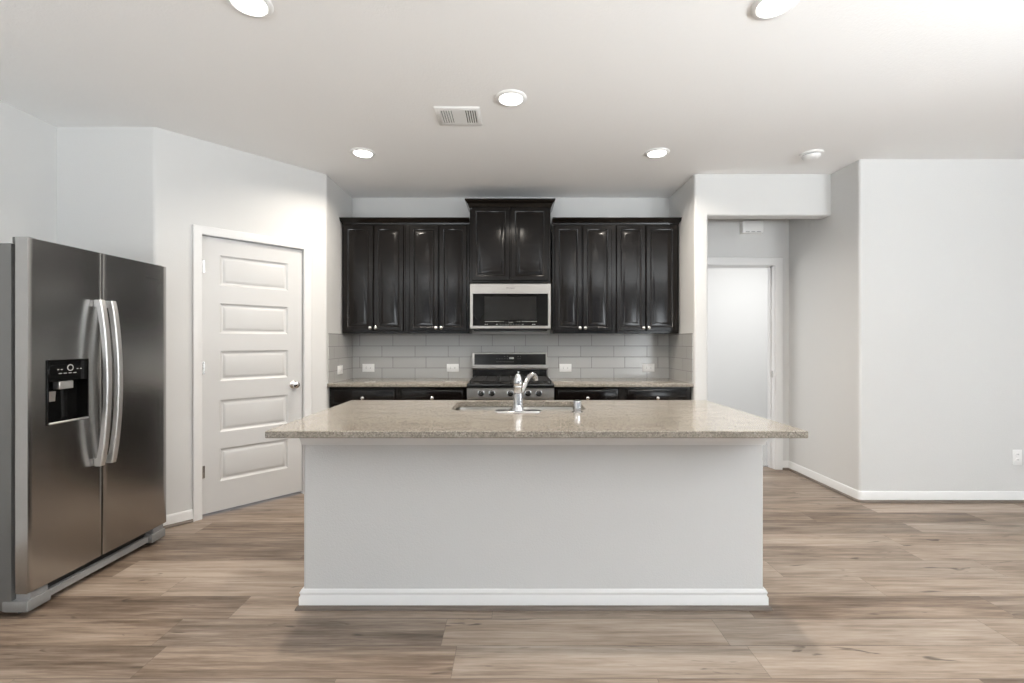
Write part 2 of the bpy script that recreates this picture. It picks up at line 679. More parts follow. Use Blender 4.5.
def casing(mb, x0, x1, zt, y, w, fn=None):
    """mitred door casing around x0..x1, top zt, on plane y facing -y"""
    prof = [(0, 0), (0, .009), (.006, .012), (.02, .013), (w - .014, .017), (w - .004, .017), (w, .013), (w, 0)]
    lps = []
    for px, pz, ex, ez in ((x0, 0, -1, 0), (x0, zt, -1, 1), (x1, zt, 1, 1), (x1, 0, 1, 0)):
        lps.append([(px + ex * o_, y - d_, pz + ez * o_) for o_, d_ in prof])
    mb.loops(lps)


m = MB(); casing(m, DX0 - .005, DX1 + .007, DH + .007, HY, .075); m.build('casing', M['trim'], jm)
m = MB().box(DX1 - .0015, DX1 + .001, HY + .018, HY + .046, .92, .985).build('strike_plate', M['nickel'], jm)

# ---------------------------------------------------------------- pantry door (five horizontal raised panels)
dr = empty('door_2', (D0.x, D0.y, 0), TH)
tag(dr, 'white five panel pantry door in the angled wall', kind='structure')
W_, Z0, Z1 = (D1 - D0).length, .022, 2.052


def pantry_slab():
    mb = MB()
    y0 = .022
    st = .112
    pans = [(.239, .482), (.606, .845), (.987, 1.213), (1.342, 1.568), (1.70, 1.926)]
    f = lambda x, z, d: (x, y0 + d, z)
    # outer box without front
    mb.rect_rings([(0, W_, Z0, Z1, .035), (0, W_, Z0, Z1, .002), (.002, W_ - .002, Z0 + .002, Z1 - .002, 0)], f, True, False)
    q = lambda x0, x1, z0, z1: mb.bm.faces.new([mb.bm.verts.new(f(x, z, 0)) for x, z in ((x0, z0), (x1, z0), (x1, z1), (x0, z1))])
    a, b = .002, W_ - .002
    zz = [Z0 + .002] + [v for p in pans for v in p] + [Z1 - .002]
    for i in range(len(zz) - 1):
        q(a, st, zz[i], zz[i + 1]); q(W_ - st, b, zz[i], zz[i + 1])
        if i % 2 == 0: q(st, W_ - st, zz[i], zz[i + 1])
    for p0, p1 in pans:
        x0, x1 = st, W_ - st
        rr = [(x0 + i, x1 - i, p0 + i, p1 - i, d) for i, d in ((0, 0), (.005, .004), (.013, .011), (.017, .012), (.024, .012), (.038, .004), (.042, .003))]
        mb.rect_rings(rr, f)
    bmesh.ops.remove_doubles(mb.bm, verts=mb.bm.verts, dist=.0002)
    return mb


pantry_slab().build('door_slab', M['door'], dr, local=True, sharp=25)
m = MB(); casing(m, -.006, W_ + .006, Z1 + .008, 0, CAS); m.build('casing', M['trim'], dr, local=True)
m = MB().box(-.012, -.004, 0, .098, 0, 2.064).box(W_ + .004, W_ + .012, 0, .098, 0, 2.064).box(-.004, W_ + .004, 0, .098, Z1 + .005, 2.064)
m.build('jamb', M['trim'], dr, local=True)
kx = .645
kb = MB().lathe([(.033, 0), (.033, .004), (.029, .008), (.012, .011), (.011, .032), (.019, .038), (.027, .047), (.029, .056), (.026, .064), (.015, .069), (.001, .070)],
                (kx, .022, .925), (0, -1, 0), 28).build('knob', M['nickel'], dr, local=True)
for z in (1.83, 1.09, .33):
    MB().cyl((-.002, .014, z - .045), (-.002, .014, z + .045), .0075).box(-.012, .016, .019, .0225, z - .045, z + .045).build('hinge', M['nickel'], dr, local=True)
MB().box(W_ - .0005, W_ + .0015, .024, .054, .895, .955).build('latch_plate', M['nickel'], dr, local=True)

# ---------------------------------------------------------------- backsplash
bs = empty('tile_backsplash', (0, KB, .914))
tag(bs, 'grey subway tile backsplash running round the counter between countertop and upper cabinets', 'backsplash')
ZT = 1.357
MB().box(KL + .008, KR - .008, KB - .008, KB - .0005, .914, ZT).build('back_tiles', M['tile_back'], bs)
MB().box(KL + .0005, KL + .008, 3.985 + .02, KB - .008, .914, ZT).build('side_tiles', M['tile_side'], bs)
MB().box(KR - .008, KR - .0005, 3.975 + .02, KB - .008, .914, ZT).build('side_tiles', M['tile_side'], bs)
for o in bs.children:
    pass
# tile materials read object coordinates: keep the tile meshes at the world origin's axes
bs.location = (0, 0, 0)
for o in [x for x in COL.objects if x.parent == bs]:
    o.data.transform(Matrix.Translation((0, KB, .914)))

# ---------------------------------------------------------------- cabinets


def door_rings(mb, x0, x1, z0, z1, yf, t=.02, fr=.047):
    f = lambda x, z, d: (x, yf + d, z)
    ins = ((0, t), (0, .004), (.004, 0), (fr - .012, 0), (fr - .008, .0025), (fr - .002, .004), (fr + .003, .0095), (fr + .010, .0095), (fr + .034, .003), (fr + .037, .0027))
    mb.rect_rings([(x0 + i, x1 - i, z0 + i, z1 - i, d) for i, d in ins], f, True)
    return mb


def drawer_rings(mb, x0, x1, z0, z1, yf, t=.02):
    f = lambda x, z, d: (x, yf + d, z)
    ins = ((0, t), (0, .009), (.003, .006), (.012, .005), (.018, .0008), (.021, 0))
    mb.rect_rings([(x0 + i, x1 - i, z0 + i, z1 - i, d) for i, d in ins], f, True)
    return mb


def knob(x, y, z, parent):
    return MB().lathe([(.006, 0), (.005, .010), (.009, .014), (.0145, .019), (.0155, .023), (.013, .027), (.006, .0295), (.0005, .030)],
                      (x, y, z), (0, -1, 0), 18).build('knob', M['nickel'], parent)


def crown(mb, x0, x1, yf, yb, z0, prof, l, r):
    lps = []
    for o_, z in prof:
        lps.append([(x0 - o_ * l, yb, z0 + z), (x0 - o_ * l, yf - o_, z0 + z), (x1 + o_ * r, yf - o_, z0 + z), (x1 + o_ * r, yb, z0 + z)])
    return mb.loops(lps)


SU = 106.3
UX = lambda px: (px - 513.5) / SU
CR = [(.002, 0), (.004, .012), (.010, .016), (.013, .024), (.022, .034), (.029, .046), (.033, .050), (.033, .056)]
YU = 4.30           # face frame of upper cabinets; doors stand in front
UZ0, UZ1 = 1.360, 2.390
specs = [
    (-1.618, -1.022, (343.6, 372.8), (374.0, 403.2), 1, 0, 'espresso upper cabinet with two doors at the far left, beside the pantry wall'),
    (-1.0215, -.416, (409.4, 438.2), (439.4, 466.8), 0, 0, 'espresso upper cabinet with two doors directly left of the microwave'),
    (.366, .968, (554.8, 581.8), (583.0, 611.8), 0, 0, 'espresso upper cabinet with two doors directly right of the microwave'),
    (.9685, 1.560, (616.6, 645.2), (646.4, 676.6), 0, 1, 'espresso upper cabinet with two doors at the far right, nearest the hall'),
]
for x0, x1, da, db, cl, crr, lab in specs:
    c = empty('upper_cabinet', ((x0 + x1) / 2, KB - .01, UZ0))
    tag(c, lab, 'cabinet', 'espresso wall cabinets beside the microwave')
    MB().box(x0, x1, YU, KB - .009, UZ0, UZ1 + .004, .0015, 1).build('body', M['espresso'], c)
    for i, (a, b) in enumerate((da, db)):
        d = door_rings(MB(), UX(a), UX(b), UZ0 + .022, UZ1 - .012, YU - .021).build('door', M['espresso'], c, sharp=25)
        knob(UX(b) - .020 if i == 0 else UX(a) + .020, YU - .021, 1.412, d)
    crown(MB(), x0, x1, YU - .004, KB - .009, UZ1, CR, cl, crr).build('crown_moulding', M['espresso'], c)

# tall centre cabinet over the microwave
cx0, cx1, YM = -.410, .346, 4.262
c = empty('upper_cabinet', ((cx0 + cx1) / 2, KB - .01, 1.843))
tag(c, 'raised espresso centre cabinet with two doors above the microwave', 'cabinet')
MB().box(cx0, cx1, YM, KB - .009, 1.835, 2.556, .0015, 1).build('body', M['espresso'], c)
SM = 455 / (YM - .02)
MX = lambda px: (px - 513.5) / SM
for a, b in ((471.8, 509.7), (510.9, 548.2)):
    door_rings(MB(), MX(a), MX(b), 1.853, 2.535, YM - .021).build('door', M['espresso'], c, sharp=25)
CR2 = [(.002, -.03), (.004, -.012), (.010, -.006), (.014, .010), (.026, .026), (.038, .042), (.042, .046), (.042, .060)]
crown(MB(), cx0, cx1, YM - .004, KB - .009, 2.549, CR2, 1, 1).build('crown_moulding', M['espresso'], c)

# base cabinets
YB = 4.022
base_specs = [
    (-1.628, -1.0165, -1.602, -1.042, 'espresso base cabinet with a top drawer at the far left, beside the pantry wall'),
    (-1.016, -.4120, -.991, -.436, 'espresso base cabinet with a top drawer directly left of the range'),
    (.3600, .957, .378, .922, 'espresso base cabinet with a top drawer directly right of the range'),
    (.9575, 1.572, .992, 1.535, 'espresso base cabinet with a top drawer at the far right, nearest the hall'),
]
for x0, x1, a, b, lab in base_specs:
    c = empty('base_cabinet', ((x0 + x1) / 2, YB, 0))
    tag(c, lab, 'cabinet', 'espresso base cabinets beside the range')
    MB().box(x0, x1, YB, KB - .002, .1, .882, .001, 1).box(x0, x1, YB + .07, KB - .002, 0, .1).build('body', M['espresso'], c)
    d = drawer_rings(MB(), a, b, .725, .866, YB - .021).build('drawer', M['espresso'], c, sharp=25)
    knob((a + b) / 2, YB - .021, .786, d)
    mid = (a + b) / 2
    for i, (p, q) in enumerate(((a, mid - .002), (mid + .002, b))):
        d = door_rings(MB(), p, q, .125, .70, YB - .021).build('door', M['espresso'], c, sharp=25)
        knob(q - .028 if i == 0 else p + .028, YB - .021, .64, d)

tag(MB().box(KL + .001, -.4095, 3.983, KB - .001, .884, .914, .003).build('countertop', M['granite']),
    'speckled beige granite countertop on the base cabinets left of the range', 'countertop')
tag(MB().box(.3565, KR - .001, 3.983, KB - .001, .884, .914, .003).build('countertop', M['granite']),
    'speckled beige granite countertop on the base cabinets right of the range', 'countertop')

# ---------------------------------------------------------------- microwave
mx0, mx1, my, mz0, mz1 = -.404, .346, 4.214, 1.394, 1.819
mw = empty('microwave', ((mx0 + mx1) / 2, KB - .01, mz0))
tag(mw, 'stainless steel microwave with black glass door mounted above the range', 'microwave')
MB().box(mx0 + .004, mx1 - .004, my + .03, KB - .009, mz0 + .002, mz1 - .002, .002, 1).build('body', M['dark_plastic'], mw)
f = lambda x, z, d: (x, my + d, z)
MB().rect_rings([(mx0, mx1, mz0 + .008, mz1, .03), (mx0, mx1, mz0 + .008, mz1, .003), (mx0 + .003, mx1 - .003, mz0 + .011, mz1 - .003, 0), (-.378, .320, 1.427, 1.727, 0), (-.376, .318, 1.429, 1.725, .004)], f, True, False
                ).build('door_frame', M['steel'], mw, sharp=25)
MB().box(-.377, .319, my + .0025, my + .02, 1.428, 1.726).build('door_glass', M['black_glass'], mw)
MB().box(-.27, .212, my + .0018, my + .003, 1.482, 1.70).build('door_window', paint('smoked_glass', (.0058, .0054, .0046), .07), mw)
MB().box(mx0 + .03, mx1 - .03, my + .05, KB - .1, mz0 - .012, mz0 + .001).build('vent_grille', M['dark_plastic'], mw)
text_mesh('logo', 'Whirlpool', .0185, M['logo'], mw, Matrix.Translation((-.030, my - .0004, 1.778)) @ Matrix.Rotation(R(90), 4, 'X'))
rng = random.Random(3)
ctl = [(-.262 + i * .0115, 1.468, .007) for i in range(12)] + [(-.118 + i * .022, 1.468, .006) for i in range(2)] + [(.035, 1.468, .006), (.055, 1.468, .006)] + [(.085 + i * .0115, 1.468, .007) for i in range(12)] \
    + [(-.262, 1.441, .009), (-.245, 1.441, .009), (-.155, 1.441, .013)] + [(-.12 + i * .024, 1.441, .0045) for i in range(8)] + [(.085, 1.441, .013), (.178, 1.441, .012), (.195, 1.441, .012)]
for x, z, w in ctl:
    MB().box(x - w / 2, x + w / 2, my + .0012, my + .0026, z - .0022, z + .0022).build('control_mark', M['mark'], mw)
for x in (-.040, -.031, -.020, -.011):
    MB().box(x - .002, x + .002, my + .0012, my + .0026, 1.455, 1.463).build('display_digit', M['mark'], mw)

# ---------------------------------------------------------------- range
rx0, rx1, ry = -.4065, .353, 3.968
rg = empty('gas_range', ((rx0 + rx1) / 2, 4.3, 0))
tag(rg, 'stainless steel gas range with black cooktop and five front knobs', 'range')
MB().box(rx0, rx1, 4.005, KB - .03, .06, .884, .002, 1).build('body', M['fridge_side'], rg)
MB().box(rx0 - .002, rx1 + .002, 3.972, 4.545, .877, .911, .006).build('cooktop', M['black_enamel'], rg)
yz = [(ry + .002, .785), (ry - .010, .795), (ry - .006, .873), (ry + .02, .877), (4.01, .877), (4.01, .785)]
cp = MB().loops([[(x, y, z) for y, z in yz] for x in (rx0, rx1)]).build('control_panel', M['steel'], rg, sharp=20)
for px in (481, 491.8, 510.3, 528, 538.8):
    x = (px - 513.5) / 114.8
    kn = MB().lathe([(.024, -.004), (.024, .004), (.019, .006), (.0165, .03), (.0155, .033), (.0005, .034)], (x, ry - .006, .833), (0, -1, .15), 24).build('knob', M['grey_plastic'], rg)
    kn.data.materials[0] = M['black_enamel']
    MB().lathe([(.0245, -.003), (.0275, -.003), (.0275, .004), (.0245, .0045)], (x, ry - .006, .833), (0, -1, .15), 28, False, False).build('bezel', M['chrome'], kn)
    g = MB().box(-.0055, .0055, -.042, -.030, -.017, .017, .001, 1).build('grip', M['chrome'], kn, local=True)
    g.data.transform(Matrix.Translation((x - rg.location.x, ry - .006 - rg.location.y, .833 + .005)) @ Matrix.Rotation(R(35), 4, 'Y'))
f = lambda x, z, d: (x, ry + d, z)
od = MB().rect_rings([(rx0 + .003, rx1 - .003, .235, .782, .035), (rx0 + .003, rx1 - .003, .235, .782, .004), (rx0 + .006, rx1 - .006, .238, .779, 0)], f, True).build('oven_door', M['steel'], rg, sharp=25)
MB().box(rx0 + .12, rx1 - .12, ry - .002, ry + .01, .36, .64, .001, 1).build('window', M['black_glass'], od)
hm = MB().tube([(rx0 + .05, ry - .05, .735), (rx1 - .05, ry - .05, .735)], .011)
for x in (rx0 + .08, rx1 - .08): hm.box(x - .01, x + .01, ry - .048, ry, .727, .743)
hm.build('handle', M['handle_steel'], od)
MB().box(rx0 + .003, rx1 - .003, ry, 4.0, .085, .228, .004, 1).build('drawer', M['steel'], rg)
# backguard: black riser, then a stainless framed display panel leaning back a touch
bx0, bx1 = -.410, .332
MB().box(bx0 + .004, bx1 - .002, 4.525, 4.585, .907, 1.03, .003, 1).build('riser', M['black_enamel'], rg)
yz = [(4.500, 1.005), (4.512, 1.018), (4.512, 1.045), (4.528, 1.166), (4.534, 1.172), (4.585, 1.172), (4.585, 1.005)]
bg = MB().loops([[(x, y, z) for y, z in yz] for x in (bx0, bx1)]).build('backguard', M['steel'], rg, sharp=20)
lean = math.atan2(.016, .121)
dp = MB().box(bx0 + .022, bx1 - .012, -.002, .004, .0, .108, .0008, 1).build('display_panel', M['black_glass'], bg, local=True)
dp.data.transform(Matrix.Translation((-rg.location.x, 4.5125 - rg.location.y, 1.052)) @ Matrix.Rotation(-lean, 4, 'X'))


def bg_pt(x, h, d=-.0028): return Matrix.Translation((0, 4.5125, 1.052)) @ Matrix.Rotation(-lean, 4, 'X') @ Matrix.Translation((x, d, h))


for x in (-.036, -.024, -.012, -.002):
    w = MB().box(-.0042, .0042, -.0004, .0004, -.008, .008).build('display_digit', M['mark'], bg, local=True)
    w.data.transform(Matrix.Translation(-rg.location) @ bg_pt(x, .066))
for h, xs in ((.060, [-.165 + .026 * i for i in range(5)] + [.045, .065]), (.030, [-.165 + .02 * i for i in range(9)]), (.083, [-.09, -.06, .045, .07])):
    for x in xs:
        w = MB().box(-.004, .004, -.0004, .0004, -.0016, .0016).build('control_mark', M['mark_dim'], bg, local=True)
        w.data.transform(Matrix.Translation(-rg.location) @ bg_pt(x, h))
# grates and burners
gx = [rx0 + .02, rx0 + .26, rx0 + .50, rx1 - .02]
for i in range(3):
    a, b = gx[i] + .002, gx[i + 1] - .002
    m = MB()
    y0, y1 = 4.0, 4.47
    zt = .946
    for x in (a + .006, (a + b) / 2, b - .006): m.box(x - .006, x + .006, y0, y1, zt - .014, zt, .003, 1)
    for y in (y0 + .006, y0 + .118, (y0 + y1) / 2, y1 - .118, y1 - .006): m.box(a, b, y - .006, y + .006, zt - .016, zt - .002, .003, 1)
    for x in (a + .006, b - .006):
        for y in (y0 + .006, y1 - .006): m.box(x - .007, x + .007, y - .007, y + .007, .910, zt - .01)
    m.build('grate', M['cast_iron'], rg)
for x, y, r in ((gx[0] + .12, 4.12, .045), (gx[0] + .12, 4.35, .038), ((rx0 + rx1) / 2, 4.235, .05), (gx[2] + .12, 4.12, .05), (gx[2] + .12, 4.35, .032)):
    MB().lathe([(r + .012, .9095), (r + .01, .915), (r, .916), (r, .925), (r - .006, .928), (.001, .928)], (x, y, 0), seg=24).build('burner', M['cast_iron'], rg)

# ---------------------------------------------------------------- island
IX0, IX1, IY = -1.013, 1.2055, 2.190
SLAB = (-1.036, 1.229, 1.897, 2.905, .878, .908)
isl = empty('kitchen_island', ((IX0 + IX1) / 2, 2.5, 0))
tag(isl, 'long kitchen island with light grey painted back panel and white base moulding', 'kitchen island')
r_ = .015
poly = [(IX0, 2.33)] + arc_corner((IX0, 2.33), (IX0, IY), (IX1, IY), r_) + arc_corner((IX0, IY), (IX1, IY), (IX1, 2.33), r_) + [(IX1, 2.33)]
MB().prism(poly, 0, SLAB[4]).build('back_panel', M['island_wall'], isl)
cabx = MB()
cabx.box(IX0 + .01, IX0 + .03, 2.331, 2.86, 0, SLAB[4]).box(IX1 - .03, IX1 - .01, 2.331, 2.86, 0, SLAB[4])
cabx.box(IX0 + .03, IX1 - .03, 2.331, 2.80, 0, .10)
cabx.box(IX0 + .03, IX1 - .03, 2.331, 2.86, .10, .12)
cabx.box(IX0 + .03, IX1 - .03, 2.848, 2.86, .12, SLAB[4])
cabx.build('cabinet_box', M['espresso'], isl)
n = 4
for i in range(n):
    w = (IX1 - IX0 - .08) / n
    x0 = IX0 + .04 + i * w
    d = MB()
    ins = ((0, .02), (0, .004), (.004, 0), (.05, 0), (.058, .0095), (.068, .0095), (.092, .003), (.095, .0027))
    d.rect_rings([(x0 + .004 + k_, x0 + w - .004 - k_, .13 + k_, .84 - k_, dd) for k_, dd in ins], lambda x, z, dd: (x, 2.881 - dd, z), True)
    d.build('door', M['espresso'], isl, sharp=25)
ipath = [(IX0, 2.33)] + [(IX0, IY), (IX1, IY)] + [(IX1, 2.33)]
BB2 = [(0, .0), (.014, .0), (.014, .056), (.009, .064), (.009, .072), (.0115, .075), (.0115, .079), (.005, .092), (0, .092)]
MB().sweep(ipath[::-1][::-1], [(o_, z) for o_, z in BB2]).build('base_moulding', M['trim'], isl)
MB().sweep(ipath, SHOE).build('shoe_moulding', M['shoe'], isl)
MB().sweep(ipath, [(0, .785), (.005, .785), (.007, .798), (.011, .812), (.018, .824), (.018, .8775), (0, .8775)]).build('top_moulding', M['trim'], isl)

# countertop with sink cut-out
HX0, HX1, HY0, HY1, HR = -.346, .402, 2.470, 2.828, .07


def rrect(x0, x1, y0, y1, r, z, n=6):
    pts = []
    for cx, cy, a0 in ((x1 - r, y1 - r, 0), (x0 + r, y1 - r, 90), (x0 + r, y0 + r, 180), (x1 - r, y0 + r, 270)):
        for i in range(n + 1):
            a = R(a0 + 90 * i / n)
            pts.append((cx + r * math.cos(a), cy + r * math.sin(a), z))
    return pts


def slab_with_hole():
    mb = MB()
    bm = mb.bm
    x0, x1, y0, y1, z0, z1 = SLAB
    b = .003
    inner = rrect(HX0, HX1, HY0, HY1, HR, 0)

    def ring_faces(z):
        outer = [(x1 - b, y1 - b), (x0 + b, y1 - b), (x0 + b, y0 + b), (x1 - b, y0 + b)]
        iv = [bm.verts.new((p[0], p[1], z)) for p in inner]
        ov = [bm.verts.new((*p, z)) for p in outer]
        k = len(iv) // 4
        for q in range(4):
            for i in range(k - 1):
                bm.faces.new((ov[q], iv[q * k + i], iv[q * k + i + 1]))
            bm.faces.new((ov[q], iv[q * k + k - 1], iv[((q + 1) * k) % len(iv)], ov[(q + 1) % 4]))
        return iv, ov
    it, ot = ring_faces(z1)
    ib, ob = ring_faces(z0)
    nI = len(it)
    for i in range(nI):
        j = (i + 1) % nI
        bm.faces.new((it[i], it[j], ib[j], ib[i]))
    mid = []
    for z in (z1 - b, z0 + b):
        mid.append([bm.verts.new(p) for p in ((x1, y1, z), (x0, y1, z), (x0, y0, z), (x1, y0, z))])
    lp = [ot, mid[0], mid[1], ob]
    for p, q in zip(lp, lp[1:]):
        for i in range(4):
            j = (i + 1) % 4
            bm.faces.new((p[i], p[j], q[j], q[i]))
    return mb


tag(slab_with_hole().build('countertop', M['granite']), 'large speckled beige granite slab overhanging the island, with sink cut out', 'countertop')

sk = empty('kitchen_sink', ((HX0 + HX1) / 2, (HY0 + HY1) / 2, .70))
tag(sk, 'stainless steel double bowl sink set under the island countertop', 'sink')
mid = (HX0 + HX1) / 2
for a, b in ((HX0 - .008, mid - .004), (mid + .004, HX1 + .008)):
    y0, y1 = HY0 - .008, HY1 + .008
    lp = [rrect(a - .006, b + .006, y0 - .006, y1 + .006, .07, .8765), rrect(a, b, y0, y1, .066, .8765), rrect(a + .003, b - .003, y0 + .003, y1 - .003, .064, .870),
          rrect(a + .008, b - .008, y0 + .008, y1 - .008, .06, .72), rrect(a + .02, b - .02, y0 + .02, y1 - .02, .05, .695), rrect(a + .05, b - .05, y0 + .05, y1 - .05, .03, .69)]
    bw = MB().loops(lp, False, True).build('bowl', M['sink_steel'], sk, sharp=60)
    MB().lathe([(.043, 0), (.043, .003), (.036, .004), (.03, .001), (.002, .0005)], ((a + b) / 2, (y0 + y1) / 2, .6905)).build('drain', M['chrome'], bw)

# faucet
FX, FY, FZ = .024, 2.414, SLAB[5]
fc = empty('kitchen_faucet', (FX, FY, FZ))
tag(fc, 'chrome single handle faucet standing behind the island sink', 'faucet')
MB().loops([rrect(FX - .124, FX + .124, FY - .030, FY + .030, .0295, FZ), rrect(FX - .124, FX + .124, FY - .030, FY + .030, .0295, FZ + .004),
            rrect(FX - .117, FX + .117, FY - .023, FY + .023, .0225, FZ + .009)]).build('base_plate', M['chrome'], fc, sharp=60)
MB().lathe([(.034, .008), (.033, .014), (.027, .022), (.0255, .05), (.0235, .095), (.0225, .128), (.0245, .131), (.0245, .137), (.0225, .140)], (FX, FY, FZ), seg=28).build('body', M['chrome'], fc, sharp=50)
hd = MB().lathe([(.0225, .140), (.0245, .144), (.0235, .160), (.0205, .178), (.0175, .188), (.014, .193), (.0145, .196), (.011, .201), (.006, .2035), (.0005, .2045)], (FX, FY, FZ), seg=28).build('handle', M['chrome'], fc, sharp=50)
MB().tube([(FX, FY - .004, FZ + .200), (FX + .001, FY - .012, FZ + .208), (FX + .002, FY - .022, FZ + .213)], [.0045, .004, .005], 10).build('lever', M['chrome'], hd)
pts, rad = [], []
ctrlp = [Vector((.040, FY + .014, FZ + .098)), Vector((.056, FY + .045, FZ + .124)), Vector((.071, FY + .080, FZ + .156)), Vector((.089, FY + .118, FZ + .181)),
         Vector((.107, FY + .145, FZ + .187)), Vector((.121, FY + .160, FZ + .174)), Vector((.126, FY + .165, FZ + .154))]
cr = [.012, .0125, .0125, .0135, .0155, .0165, .0145]
for i in range(len(ctrlp) - 1):
    p0, p1, p2, p3 = ctrlp[max(i - 1, 0)], ctrlp[i], ctrlp[i + 1], ctrlp[min(i + 2, len(ctrlp) - 1)]
    for s in range(5):
        t = s / 5
        pts.append(.5 * ((2 * p1) + (p2 - p0) * t + (2 * p0 - 5 * p1 + 4 * p2 - p3) * t * t + (3 * p1 - p0 - 3 * p2 + p3) * t ** 3))
        rad.append(cr[i] + (cr[i + 1] - cr[i]) * t)
pts.append(ctrlp[-1]); rad.append(cr[-1])
MB().tube(pts, rad, 18).build('spout', M['chrome'], fc, sharp=60)
# air gap cap
ag = empty('sink_air_gap', (.338, 2.412, FZ))
tag(ag, 'short chrome cylinder cap on the countertop right of the faucet', 'air gap')
MB().lathe([(.030, 0), (.030, .003), (.024, .006)], (.338, 2.412, FZ), seg=24).build('flange', M['chrome'], ag)
MB().lathe([(.0215, .005), (.0215, .056), (.0195, .061), (.012, .063), (.0005, .0635)], (.338, 2.412, FZ), seg=24).build('cap', M['chrome'], ag)

# ---------------------------------------------------------------- refrigerator
FXF = -2.245        # door fronts
fy0, fym, fy1 = 2.106, 2.488, 2.948
fr = empty('refrigerator', (-2.66, (fy0 + fy1) / 2, 0))
tag(fr, 'large dark stainless steel side by side refrigerator with water dispenser against left wall', 'refrigerator')
MB().box(-3.05, -2.330, fy0 + .004, fy1 - .004, .03, 1.738, .004).build('body', M['fridge_side'], fr)
gk = MB().box(-2.331, -2.305, fy0 + .030, fy1 - .030, .11, 1.735)
gk.build('gasket', M['dark_plastic'], fr)
dpY0, dpY1, dpZ0, dpZ1 = 2.187, 2.402, .876, 1.192


def fridge_door(y0, y1, hole=None):
    """door with a gently bowed front; hole is the dispenser recess (y0, y1, z0, z1)"""
    z0, z1, xb, sag, r = .112, 1.766, -2.306, .0035, .004
    mb = MB()
    bm = mb.bm
    N = 18
    ys = [y0 + r + (y1 - y0 - 2 * r) * i / N for i in range(N + 1)]
    if hole:
        ys = sorted([y for y in ys if min(abs(y - hole[0]), abs(y - hole[1])) > .006] + [hole[0], hole[1]])
    zs = [z0 + .004] + ([hole[2], hole[3]] if hole else []) + [z1 - .004]
    fx = lambda y: FXF - sag * ((2 * y - y0 - y1) / (y1 - y0)) ** 2
    V = [[bm.verts.new((fx(y), y, z)) for y in ys] for z in zs]
    inside = lambda i, j: hole and j == 1 and hole[0] - 1e-6 <= ys[i] and ys[i + 1] <= hole[1] + 1e-6
    for j in range(len(zs) - 1):
        for i in range(len(ys) - 1):
            if not inside(i, j):
                bm.faces.new((V[j][i], V[j][i + 1], V[j + 1][i + 1], V[j + 1][i]))
    ring = V[0] + [row[-1] for row in V[1:-1]] + V[-1][::-1] + [row[0] for row in V[1:-1]][::-1]
    cy, cz = (y0 + y1) / 2, (z0 + z1) / 2
    prev = ring
    for gy, gz, dx in ((.004, .002, .0015), (r, .004, .006), (r, .004, None)):
        cur = []
        for v in ring:
            y, z = v.co.y, v.co.z
            if abs(y - ys[0]) < 1e-6: y -= gy
            if abs(y - ys[-1]) < 1e-6: y += gy
            if abs(z - zs[0]) < 1e-6: z -= gz
            if abs(z - zs[-1]) < 1e-6: z += gz
            cur.append(bm.verts.new((xb if dx is None else v.co.x - dx, y, z)))
        for i in range(len(ring)):
            j = (i + 1) % len(ring)
            bm.faces.new((prev[i], prev[j], cur[j], cur[i]))
        prev = cur
    bm.faces.new(prev[::-1])
    if hole:
        hi = [i for i, y in enumerate(ys) if hole[0] - 1e-6 <= y <= hole[1] + 1e-6]
        hr = [V[1][i] for i in hi] + [V[2][i] for i in hi][::-1]
        inn = [bm.verts.new((FXF - .05, v.co.y, v.co.z)) for v in hr]
        for i in range(len(hr)):
            j = (i + 1) % len(hr)
            bm.faces.new((hr[i], hr[j], inn[j], inn[i]))
    return mb


fz = fridge_door(fy0, fym - .004, (dpY0 + .003, dpY1 - .003, dpZ0 + .003, dpZ1 - .003)).build('freezer_door', M['fridge_steel'], fr, sharp=25)
fd = fridge_door(fym + .004, fy1).build('fridge_door', M['fridge_steel'], fr, sharp=25)


def handle(y, parent):
    z0, z1 = .615, 1.505
    n_ = 28
    lps = []
    for i in range(n_ + 1):
        t = i / n_
        z = z0 + (z1 - z0) * t
        k = math.sin(math.pi * t) ** .75 if 0 < t < 1 else 0
        x = FXF + .024 + .043 * k
        th = .011 + .004 * (1 - k)
        w = .0165
        lps.append([(x - th, y - w, z), (x - th, y + w, z), (x + th - .004, y + w, z), (x + th, y + w - .005, z), (x + th, y - w + .005, z), (x + th - .004, y - w, z)])
    m = MB().loops(lps)
    for z in (z0 + .02, z1 - .02): m.box(FXF - .001, FXF + .024, y - .012, y + .012, z - .018, z + .018, .002, 1)
    return m.build('handle', M['handle_steel'], parent, sharp=35)


handle(fym - .043, fz)
handle(fym + .026, fd)
# dispenser: bezel frame, control face on top, recess below with paddle, chute and tray
f = lambda y, z, d: (FXF - d, y, z)
zc = 1.075
disp = MB()
disp.rect_rings([(dpY0, dpY1, dpZ0, dpZ1, 0.001), (dpY0, dpY1, dpZ0, dpZ1, -.003), (dpY0 + .003, dpY1 - .003, dpZ0 + .003, dpZ1 - .003, -.005),
                 (dpY0 + .008, dpY1 - .008, dpZ0 + .014, dpZ1 - .008, -.005), (dpY0 + .010, dpY1 - .010, dpZ0 + .016, dpZ1 - .010, .049)], f, False, True)
ds = disp.build('dispenser', M['black_glass'], fz, sharp=25)
MB().box(FXF - .046, FXF + .0045, dpY0 + .0085, dpY1 - .0085, zc + .01, dpZ1 - .009, .002, 1).build('control_face', M['black_glass'], ds)
yc = (dpY0 + dpY1) / 2
MB().lathe([(.013, 0), (.016, .0006), (.016, .0012), (.0125, .0012)], (FXF + .0044, yc + .006, 1.150), (1, 0, 0), 20, False, False).build('control_dial', M['mark'], ds)
for y in (-.055, -.038, .044, .062):
    MB().box(FXF + .0043, FXF + .0051, yc + y - .004, yc + y + .004, 1.141, 1.1445).build('control_mark', M['mark'], ds)
